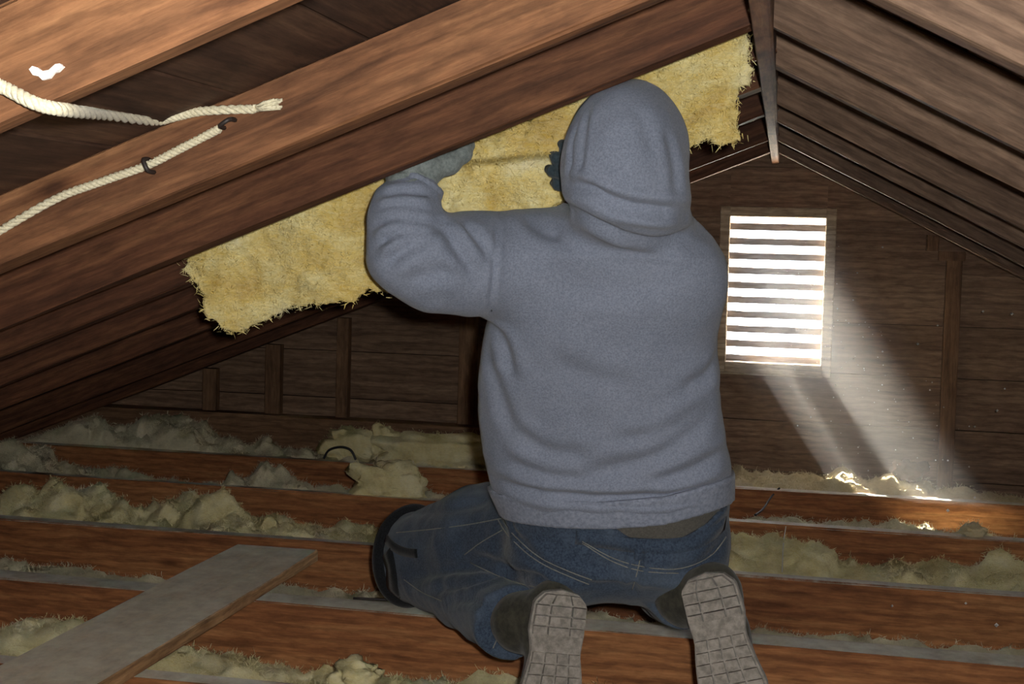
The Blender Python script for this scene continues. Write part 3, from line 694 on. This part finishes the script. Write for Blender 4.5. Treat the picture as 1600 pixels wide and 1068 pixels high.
def hood_sdf(P):
    d = ell(P, v3(at(978, 258, YN)), (0.108, 0.135, 0.130))
    d = smin(d, ell(P, v3(at(983, 215, YN+0.01)), (0.085, 0.115, 0.092)), 0.03)
    d = smin(d, ell(P, v3(at(1000, 312, YN+0.01)), (0.086, 0.115, 0.062)), 0.03)
    return d
def hoodie_core(P, g=0.0):
    d = loft(P, TR_ROWS)-0.0
    d = smin(d, chain(P, LARM), 0.045); d = smin(d, chain(P, LFOR), 0.02)
    d = smin(d, chain(P, RARM), 0.05); d = smin(d, chain(P, RFOR), 0.02)
    neck = ell(P, v3(at(985, 345, YN+0.06)), (0.105, 0.125, 0.055)); d = smin(d, neck, 0.03)
    d = smin(d, hood_sdf(P), 0.016)
    return d-g
def hoodie(P):
    d = hoodie_core(P); d = smax(d, hem_cut(P), 0.008)
    face = ell(P, v3(at(972, 262, YN+0.16)), (0.075, 0.10, 0.095)); d = smax(d, -face, 0.01)   # hood opening
    return d
lo = Vector((at(560, 500, 2.2).x-0.02, 2.02, at(960, 840, 2.4).z-0.03)); hi = Vector((at(1150, 500, 2.6).x+0.03, 2.80, at(980, 130, 2.23).z+0.04))
HF = [([(770, 748), (850, 769), (950, 777), (1050, 775), (1138, 752)], 0.013, 0.011),
      ([(874, 290), (915, 293), (970, 316), (1030, 327), (1076, 328)], 0.016, 0.010),
      ([(905, 306), (960, 326), (1030, 338), (1070, 338)], 0.008, 0.007),
      ([(885, 322), (940, 352), (1000, 374), (1060, 371), (1098, 357)], 0.011, 0.014),
      ([(779, 322), (774, 400), (766, 492)], 0.005, 0.005, 0.3),
      ([(592, 308), (630, 300), (676, 306)], 0.009, 0.008), ([(584, 330), (625, 318), (682, 326)], 0.010, 0.009),
      ([(580, 356), (622, 338), (686, 342)], 0.011, 0.010), ([(584, 385), (625, 362), (688, 350)], 0.011, 0.010),
      ([(600, 415), (645, 380), (692, 356)], 0.010, 0.011), ([(692, 350), (715, 390), (748, 428)], 0.010, 0.013),
      ([(640, 440), (690, 425), (735, 440)], 0.007, 0.014), ([(725, 345), (748, 380), (770, 410)], 0.008, 0.011), ([(815, 320), (838, 350), (880, 372)], 0.008, 0.014),
      ([(760, 505), (790, 540), (800, 590)], 0.008, 0.014), ([(765, 560), (785, 620), (800, 680)], 0.006, 0.016),
      ([(905, 742), (1000, 722), (1060, 690), (1118, 640)], 0.008, 0.018), ([(960, 690), (1040, 672), (1100, 630)], 0.006, 0.015), ([(800, 668), (850, 702), (930, 712)], 0.006, 0.017),
      ([(1010, 755), (1080, 735), (1138, 700)], 0.007, 0.014), ([(1060, 610), (1100, 590), (1122, 560)], 0.006, 0.014), ([(790, 720), (860, 742), (920, 748)], 0.006, 0.014),
      ([(880, 440), (960, 452), (1050, 440)], 0.003, 0.02), ([(860, 560), (930, 590), (1000, 600)], 0.004, 0.022),
      ([(905, 180), (893, 230), (890, 282)], 0.005, 0.007), ([(920, 165), (912, 230), (908, 285)], 0.003, 0.006), ([(1040, 200), (1052, 250), (1056, 310)], 0.004, 0.012), ([(985, 160), (1010, 200), (1022, 250)], 0.003, 0.014)]
hoodie_o, hb = sdf_obj('hooded_sweatshirt', hoodie, lo, hi, 0.006, M_hood, person, HF, 0.004, 0.09, 61)
hoodie_o['label'] = 'grey heather hooded sweatshirt with hood up'
def rib(P):
    t = 0.052; c = hem_cut(P)
    return np.maximum(np.maximum(loft(P, TR_ROWS)-0.004, c-0.004), -(c+t))
ro, _ = sdf_obj('hem_band', rib, Vector((lo.x, lo.y, at(960, 840, 2.4).z-0.03)), Vector((hi.x, 2.80, at(960, 740, 2.6).z+0.03)), 0.006, M_hoodrib, hoodie_o)
for nm, px in (('shoulder_seam', [(780, 326), (775, 400), (768, 486)]),):
    seam(nm, hb, px, 0.0016, M_hoodrib, hoodie_o, -0.0004)
def cuff(P):
    a = np.array(LFOR[-2][0]); b = np.array(LFOR[-1][0]); ax = (b-a)/np.linalg.norm(b-a); t = (P-b)@ax
    return np.maximum(cap(P, a, b+ax*0.02, 0.052, 0.047), np.abs(t-0.004)-0.020)
w0 = Vector(wr); sdf_obj('cuff', cuff, w0-Vector((0.1,)*3), w0+Vector((0.1,)*3), 0.005, M_hoodrib, hoodie_o)

# gloves
def hand(wrist, d, side, nrm, s=1.0, curl=0.5):
    """wrist point, finger direction, thumb side, palm normal -> list of capsules"""
    d = Vector(d).normalized(); side = (Vector(side)-d*Vector(side).dot(d)).normalized(); nrm = d.cross(side) if nrm is None else (Vector(nrm)-d*Vector(nrm).dot(d)-side*Vector(nrm).dot(side)).normalized()
    C = []; w = Vector(wrist)
    palm = [(w, 0.036*s), (w+d*0.05*s, 0.034*s)]
    C.append(('p', w-d*0.02*s, w+d*0.045*s, 0.040*s, 0.034*s)); C.append(('p', w+d*0.03*s+side*0.02*s, w+d*0.085*s+side*0.022*s, 0.026*s, 0.020*s)); C.append(('p', w+d*0.03*s-side*0.02*s, w+d*0.08*s-side*0.028*s, 0.026*s, 0.020*s))
    C.append(('p', w+d*0.05*s-side*0.028*s, w+d*0.085*s+side*0.03*s, 0.02*s, 0.02*s))
    for k, (o, L) in enumerate(((0.034, 0.070), (0.012, 0.078), (-0.011, 0.072), (-0.033, 0.056))):
        b = w+d*(0.086-0.004*abs(k-1))*s+side*o*s; dd = (d+side*(o*1.5)).normalized(); cd_ = dd
        for j, f in enumerate((0.45, 0.32, 0.23)):
            e = b+cd_*L*f*s; C.append(('f', b, e, (0.0125-0.001*j)*s, (0.0118-0.001*j)*s)); b = e; cd_ = (cd_+nrm*curl*(0.5+0.3*j)).normalized()
    b = w+d*0.022*s+side*0.026*s
    for j, (f, q) in enumerate(((0.036, side*0.85+d*0.55+nrm*0.2), (0.030, side*0.55+d*0.8+nrm*0.35), (0.022, side*0.25+d*0.9+nrm*0.5))):
        e = b+q.normalized()*f*s; C.append(('t', b, e, (0.0165-0.0015*j)*s, (0.0150-0.0015*j)*s)); b = e
    return C
def hand_sdf(C):
    def fn(P):
        d = None; fs = []
        for k, a, b, ra, rb in C:
            q = cap(P, v3(a), v3(b), ra, rb)
            if k == 'p': d = q if d is None else smin(d, q, 0.02)
            else: fs.append((k, q))
        out = d
        for k, q in fs: out = smin(out, q, 0.012 if k == 't' else 0.006)
        return out
    return fn
LH = hand(at(641, 286, 2.225), (0.02, 0.38, 1.0), (1, 0.15, 0), (0, 1, -0.3), 1.14, 0.45)
def glove(C, w, name, label, mat, folds=()):
    c = Vector(w); o, b = sdf_obj(name, hand_sdf(C), c-Vector((0.26, 0.12, 0.14)), c+Vector((0.16, 0.22, 0.26)), 0.0045, mat, person, folds, 0.002, 0.03, 71)
    o['label'] = label; return o, b
glove(LH, at(647, 284, 2.225), 'work_glove', 'grey cloth work glove pressed against the batt', M_glove, [([(606, 262), (640, 268), (690, 262)], 0.005, 0.006), ([(612, 285), (650, 275), (688, 284)], 0.006, 0.006), ([(650, 255), (668, 270), (690, 276)], 0.004, 0.005)])
rw = at(985, 266, 2.30)
RH = hand(rw, (-1, 0.12, 0.05), (0.0, 0.3, -0.9), (0.1, 1, 0.2), 1.02, 0.95)
glove(RH, rw, 'work_glove', 'dark gloved hand beside the hood', M_glove_dark)

# jeans
HIPC = at(966, 838, YH+0.02)
LTH = [(v3(at(890, 836, 2.66)), 0.128), (v3(at(765, 846, 2.83)), 0.126), (v3(at(662, 862, 2.98)), 0.100)]
LSH = [(v3(at(655, 885, 2.99)), 0.088), (v3(at(722, 926, 2.78)), 0.070), (v3(at(795, 974, 2.52)), 0.072)]
RTH = [(v3(at(1030, 838, 2.68)), 0.125), (v3(at(1048, 872, 2.98)), 0.095)]
RSH = [(v3(at(1046, 905, 2.98)), 0.080), (v3(at(1048, 918, 2.75)), 0.068), (v3(at(1066, 930, 2.54)), 0.062)]
def ax_of(ch): return (Vector(ch[-1][0])-Vector(ch[-2][0])).normalized()
def leg(P, th, shn):
    d = smin(chain(P, th, 0.03), smax(chain(P, shn, 0.03), plane(P, v3(Vector(shn[-1][0])), ax_of(shn)), 0.006), 0.018); return d
def hips(P):
    d = ell(P, v3(HIPC), (0.212, 0.165, 0.132))
    for px, py in ((905, 858), (1040, 850)): d = smin(d, ell(P, v3(at(px, py, YH-0.01)), (0.118, 0.150, 0.104)), 0.03)
    return d
def jeans(P):
    d = smin(hips(P), leg(P, LTH, LSH), 0.035); d = smin(d, leg(P, RTH, RSH), 0.03)
    d = smin(d, loft(P, [(z, cx, cy, a-0.004, b-0.004) for z, cx, cy, a, b in [(TR_ROWS[0][0]-0.06,)+TR_ROWS[0][1:]]+TR_ROWS]), 0.02)
    wp = [(800, 768), (900, 792), (940, 812), (1000, 840), (1060, 841), (1100, 826), (1138, 796)]
    top = np.interp(P[:, 0], [at(a, b, YH-0.1).x for a, b in wp], [at(a, b, YH-0.14).z for a, b in wp])
    lf = sm01(P[:, 0], at(770, 800, YH).x, at(830, 800, YH).x)
    return smax(d, (P[:, 2]-top)*lf+(-0.2)*(1-lf), 0.006)
jlo = Vector((at(560, 900, 3.0).x-0.03, 2.38, -0.03)); jhi = Vector((at(1150, 800, 2.7).x+0.04, 3.13, at(900, 730, 2.7).z+0.05))
JF = [([(796, 776), (800, 830), (860, 890), (930, 912)], 0.006, 0.010), ([(1000, 842), (996, 890), (985, 932)], 0.006, 0.008), ([(640, 900), (700, 890), (780, 870)], 0.006, 0.014),
      ([(690, 945), (735, 935), (770, 960)], 0.006, 0.010), ([(660, 925), (720, 915), (790, 900)], 0.007, 0.012), ([(745, 985), (775, 975), (800, 950)], 0.005, 0.008), ([(860, 905), (800, 888), (740, 868)], 0.008, 0.012),
      ([(1040, 900), (1090, 885), (1130, 850)], 0.006, 0.012), ([(640, 800), (700, 795), (770, 780)], 0.005, 0.014), ([(850, 850), (930, 880), (985, 885)], 0.003, 0.01)]
jeans_o, jb = sdf_obj('jeans', jeans, jlo, jhi, 0.006, M_jean, person, JF, 0.005, 0.08, 81); jeans_o['label'] = 'faded blue denim jeans'
for px in ([(620, 832), (680, 826), (740, 818), (792, 808)], [(784, 806), (800, 832), (840, 868), (890, 892), (925, 905)], [(779, 812), (796, 838), (836, 874), (888, 899), (920, 912)],
           [(726, 866), (755, 845), (785, 828)], [(735, 878), (790, 905), (850, 918)], [(905, 842), (950, 868), (1000, 884), (1060, 888), (1110, 868), (1134, 838)], [(910, 848), (952, 874), (1000, 891), (1060, 895)],
           [(1003, 842), (999, 880), (988, 920)], [(632, 905), (660, 925), (690, 938)], [(812, 922), (792, 962), (770, 1012)]):
    seam('stitching', jb, px, 0.0011, M_stitch, jeans_o)
ribbon('waistband', jb, [(900, 838), (950, 846), (1000, 852), (1060, 852), (1100, 840), (1132, 816)], 0.014, 0.003, M_jean, jeans_o)
ribbon('belt_loop', jb, [(1000, 838), (998, 852), (996, 874)], 0.007, 0.007, M_jean, jeans_o)
def shirt(P):
    t = P[:, 2]; return np.maximum(loft(P, [(z, cx, cy, a-0.012, b-0.012) for z, cx, cy, a, b in [(TR_ROWS[0][0]-0.10,)+TR_ROWS[0][1:]]+TR_ROWS]), t-at(960, 760, YH).z)
so, _ = sdf_obj('undershirt', shirt, Vector((lo.x, 2.38, at(960, 880, 2.45).z)), Vector((hi.x, 2.80, at(960, 760, 2.6).z+0.02)), 0.008, M_shirt, person); so['label'] = 'dark undershirt strip above the waistband'

# knee pad on the left knee
kc = at(612, 866, 3.02)
def pad(P):
    d = leg(P, LTH, LSH); sh_ = np.maximum(d-0.020, -(d+0.004)); return smax(sh_, ell(P, v3(at(626, 862, 3.06)), (0.115, 0.135, 0.15)), 0.006)
kp = empty('knee_pad', v3(kc), None, person); kp.location = Vector(kc)-person.location; kp['label'] = 'black strapped knee pad'
sdf_obj('pad_shell', pad, Vector(kc)-Vector((0.18, 0.2, 0.19)), Vector(kc)+Vector((0.2, 0.17, 0.19)), 0.006, M_black, kp)
ribbon('strap', jb, [(590, 812), (602, 838), (616, 854), (634, 862), (652, 864)], 0.010, 0.004, M_black, kp)
ribbon('strap', jb, [(606, 862), (612, 885), (614, 905), (616, 940)], 0.022, 0.005, M_black, kp)

# boots: sole plane faces back to the viewer, toes tucked on the joist
def boot(heel, Ld, Nd, ank, label, L=0.285, w=0.060, flip=1):
    Ld = Vector(Ld).normalized(); Nd = Vector(Nd); Nd = (Nd-Ld*Nd.dot(Ld)).normalized(); Wd = Ld.cross(Nd)*flip; hp = Vector(heel)
    r = empty('boot', (0, 0, 0), None, person); r.location = hp-person.location; r['label'] = label
    out = []
    prof = [(0.0, 0.0), (0.006, 0.55), (0.025, 0.86), (0.08, 0.90), (0.12, 0.80), (0.16, 0.92), (0.21, 1.06), (0.25, 0.93), (0.272, 0.62), (L, 0.0)]
    tt = np.linspace(0, 1, 40); ts = [L*(1-math.cos(math.pi*t))/2 for t in tt]
    wid = [w*np.interp(t, [p[0] for p in prof], [p[1] for p in prof]) for t in ts]
    cen = [0.010*math.sin(math.pi*min(1, max(0, (t-0.08)/0.18)))*0.6 for t in ts]
    def P3(t, s, n): return hp+Ld*t+Wd*s+Nd*n
    ring = [(t, c+q) for t, q, c in zip(ts, wid, cen)]+[(t, c-q) for t, q, c in list(zip(ts, wid, cen))[-2:0:-1]]
    k = len(ring); lay = [(-0.018, 0.96), (-0.016, 1.0), (-0.002, 1.0), (0.0, 0.95)]; V = []; Fc = []
    for n, sc in lay: V += [P3(L/2+(t-L/2)*(1-(1-sc)*0.4), s*sc, n) for t, s in ring]
    for i in range(3):
        for j in range(k): Fc.append((i*k+j, i*k+(j+1) % k, (i+1)*k+(j+1) % k, (i+1)*k+j))
    Fc += [tuple(range(k-1, -1, -1)), tuple(range(3*k, 4*k))]
    sole = mesh('sole', V, Fc, M_sole, r)
    # heel block and lugs: raised pieces split by grooves
    def lug(t0, t1, f0, f1, n0=-0.002, n1=0.007):
        c = []
        for t, f in ((t0, f0), (t1, f0), (t1, f1), (t0, f1)):
            q = np.interp(t, ts, wid)*0.94; c.append((t, np.interp(t, ts, cen)+q*f))
        V = [P3(t, s, n0) for t, s in c]+[P3(t*0.97+sum(x[0] for x in c)/4*0.03, s*0.96+sum(x[1] for x in c)/4*0.04, n1) for t, s in c]
        return V, [(3, 2, 1, 0), (4, 5, 6, 7)]+[(i, (i+1) % 4, (i+1) % 4+4, i+4) for i in range(4)]
    g = []
    for t0, t1 in ((0.008, 0.026), (0.029, 0.046), (0.049, 0.066), (0.069, 0.084)):
        for f0, f1 in ((-1, -0.46), (-0.40, 0.40), (0.46, 1)): g.append(lug(t0, t1, f0, f1, n1=0.010))
    for i in range(6):
        t0 = 0.118+i*0.0215
        for f0, f1 in ((-1, -0.52), (-0.46, -0.03), (0.03, 0.46), (0.52, 1)): g.append(lug(t0, t0+0.0185, f0, f1, n1=0.006))
    for o_ in g: mesh('tread_lug', *o_, M_sole, r)
    ak = Vector(ank)
    def up_(P):
        d = chain(P, [(v3(P3(0.035, 0, -0.048)), 0.040), (v3(P3(0.12, 0.002, -0.048)), 0.040), (v3(P3(0.19, 0.004, -0.042)), 0.042), (v3(P3(0.226, 0.004, -0.038)), 0.032)], 0.03)
        d = smin(d, chain(P, [(v3(P3(0.05, 0, -0.055)), 0.046), (v3(ak), 0.060)], 0.03), 0.03)
        return np.maximum(d, plane(P, v3(P3(0, 0, -0.016)), Nd))
    mid = (hp+ak)/2+Ld*0.08
    uo, ub = sdf_obj('upper', up_, Vector([min(hp[i], ak[i], (hp+Ld*L)[i])-0.11 for i in range(3)]), Vector([max(hp[i], ak[i], (hp+Ld*L)[i])+0.11 for i in range(3)]), 0.006, M_bootup, r, (), 0.002, 0.05, 91)
    return r
boot(at(880, 922, 2.415), (-0.10, -0.10, -1), (0.42, -0.90, 0.10), at(815, 972, 2.50), 'left boot with dusty lugged sole facing the viewer', flip=-1)
boot(at(1100, 896, 2.40), (0.30, -0.05, -0.95), (-0.12, -0.98, 0.06), at(1070, 930, 2.52), 'right boot with dusty sole, toe turned outward')

# body under the clothes: one continuous figure with head and face
def body(P):
    d = loft(P, [(z, cx, cy, a*0.82, b*0.78) for z, cx, cy, a, b in TR_ROWS])
    shr = lambda ch, f=0.68: [(p, r*f) for p, r in ch]
    for ch in (LARM, LFOR, RARM, RFOR): d = smin(d, chain(P, shr(ch)), 0.03)
    d = smin(d, ell(P, v3(HIPC), (0.18, 0.13, 0.10)), 0.05)
    for ch in (LTH, LSH[:2], RTH, RSH[:2]): d = smin(d, chain(P, shr(ch, 0.72)), 0.03)
    hd = at(975, 258, YN+0.03); d = smin(d, cap(P, v3(at(985, 380, YS-0.02)), v3(hd), 0.058, 0.055), 0.03)
    d = smin(d, ell(P, v3(hd), (0.075, 0.095, 0.108)), 0.02)
    f = Vector((-0.15, 0.88, 0.25)).normalized(); rgt = Vector((1, 0.17, 0)).normalized(); u = rgt.cross(f)
    q = hd+f*0.090
    d = smin(d, cap(P, v3(q+u*0.012), v3(q+f*0.016-u*0.024), 0.008, 0.014), 0.012)                      # nose
    d = smin(d, ell(P, v3(hd+f*0.070-u*0.075), (0.035, 0.030, 0.026)), 0.02)                             # chin
    d = smin(d, cap(P, v3(q-f*0.004-u*0.048-rgt*0.018), v3(q-f*0.004-u*0.048+rgt*0.018), 0.008, 0.008), 0.006)   # lips
    for s in (-1, 1):
        d = smax(d, -ell(P, v3(q+u*0.014+rgt*s*0.032+f*0.004), (0.014, 0.014, 0.009)), 0.008)            # eye sockets
        d = smin(d, ell(P, v3(q+u*0.014+rgt*s*0.032-f*0.012), (0.012, 0.012, 0.010)), 0.003)
        d = smin(d, ell(P, v3(hd+rgt*s*0.074-f*0.005), (0.010, 0.020, 0.030)), 0.006)                    # ears
    return d
sdf_obj('body', body, Vector((jlo.x, 2.10, 0.02)), Vector((hi.x, 3.10, hi.z)), 0.009, M_skin, person)

# ------------------------------------------------------------------ drifting dust flecks and the sunlit haze
mv = []
ico = [Vector((1, 0, 0)), Vector((-1, 0, 0)), Vector((0, 1, 0)), Vector((0, -1, 0)), Vector((0, 0, 1)), Vector((0, 0, -1))]
icf = [(0, 2, 4), (2, 1, 4), (1, 3, 4), (3, 0, 4), (2, 0, 5), (1, 2, 5), (3, 1, 5), (0, 3, 5)]
def mote(p, r): mv.append(([p+v*r for v in ico], icf))
for i in range(150):
    t = random.random(); px = 1290+t*230*random.uniform(0.2, 1.3)-90*random.random(); py = 400+t*380+random.uniform(-60, 40)
    if px > 1160 and py < 735: mote(at(px, py, random.uniform(4.6, 5.15)), random.choice((0.0012, 0.0016, 0.002, 0.003)))
for px, py, r in ((1536, 486, 4), (1581, 490, 5), (1465, 508, 3), (1434, 537, 4), (1558, 641, 4), (1379, 549, 3), (1523, 666, 3), (1570, 607, 3), (1453, 609, 3), (1379, 386, 3), (1481, 719, 3), (1523, 777, 4), (1557, 976, 5), (1394, 946, 3), (1509, 942, 3), (1481, 797, 4)):
    mote(at(px, py, 3.5 if py > 780 else 4.7), r/F*3.5*0.7)
o = mesh('dust_flecks', *merge(mv), M_mote); tag(o, 'white dust flecks drifting in the air by the vent', 'dust', kind='stuff')

hz = bpy.data.materials.new('sunlit dust haze'); hz.use_nodes = True; nt = hz.node_tree; nt.nodes.clear()
vo = nt.nodes.new('ShaderNodeVolumeScatter'); vo.inputs['Density'].default_value = 0.80; vo.inputs['Anisotropy'].default_value = 0.3; vo.inputs['Color'].default_value = (1, 0.97, 0.92, 1)
mo = nt.nodes.new('ShaderNodeOutputMaterial'); nt.links.new(vo.outputs[0], mo.inputs['Volume'])
q0 = [Vector((x, D-0.035, z_)) for x in (VX0-0.01, VX1+0.01) for z_ in (VZ0, VZ1+0.01)]
sh0 = [p+SUN*((0.0-p.z)/SUN.z) for p in q0]
import bmesh
bm = bmesh.new()
for p in q0+sh0: bm.verts.new(p)
bmesh.ops.convex_hull(bm, input=bm.verts); me = bpy.data.meshes.new('dust_haze'); bm.to_mesh(me); bm.free(); me.materials.append(hz)
o = link('dust_haze', me); tag(o, 'hazy sunbeam of dust slanting down from the vent', 'haze', kind='stuff')
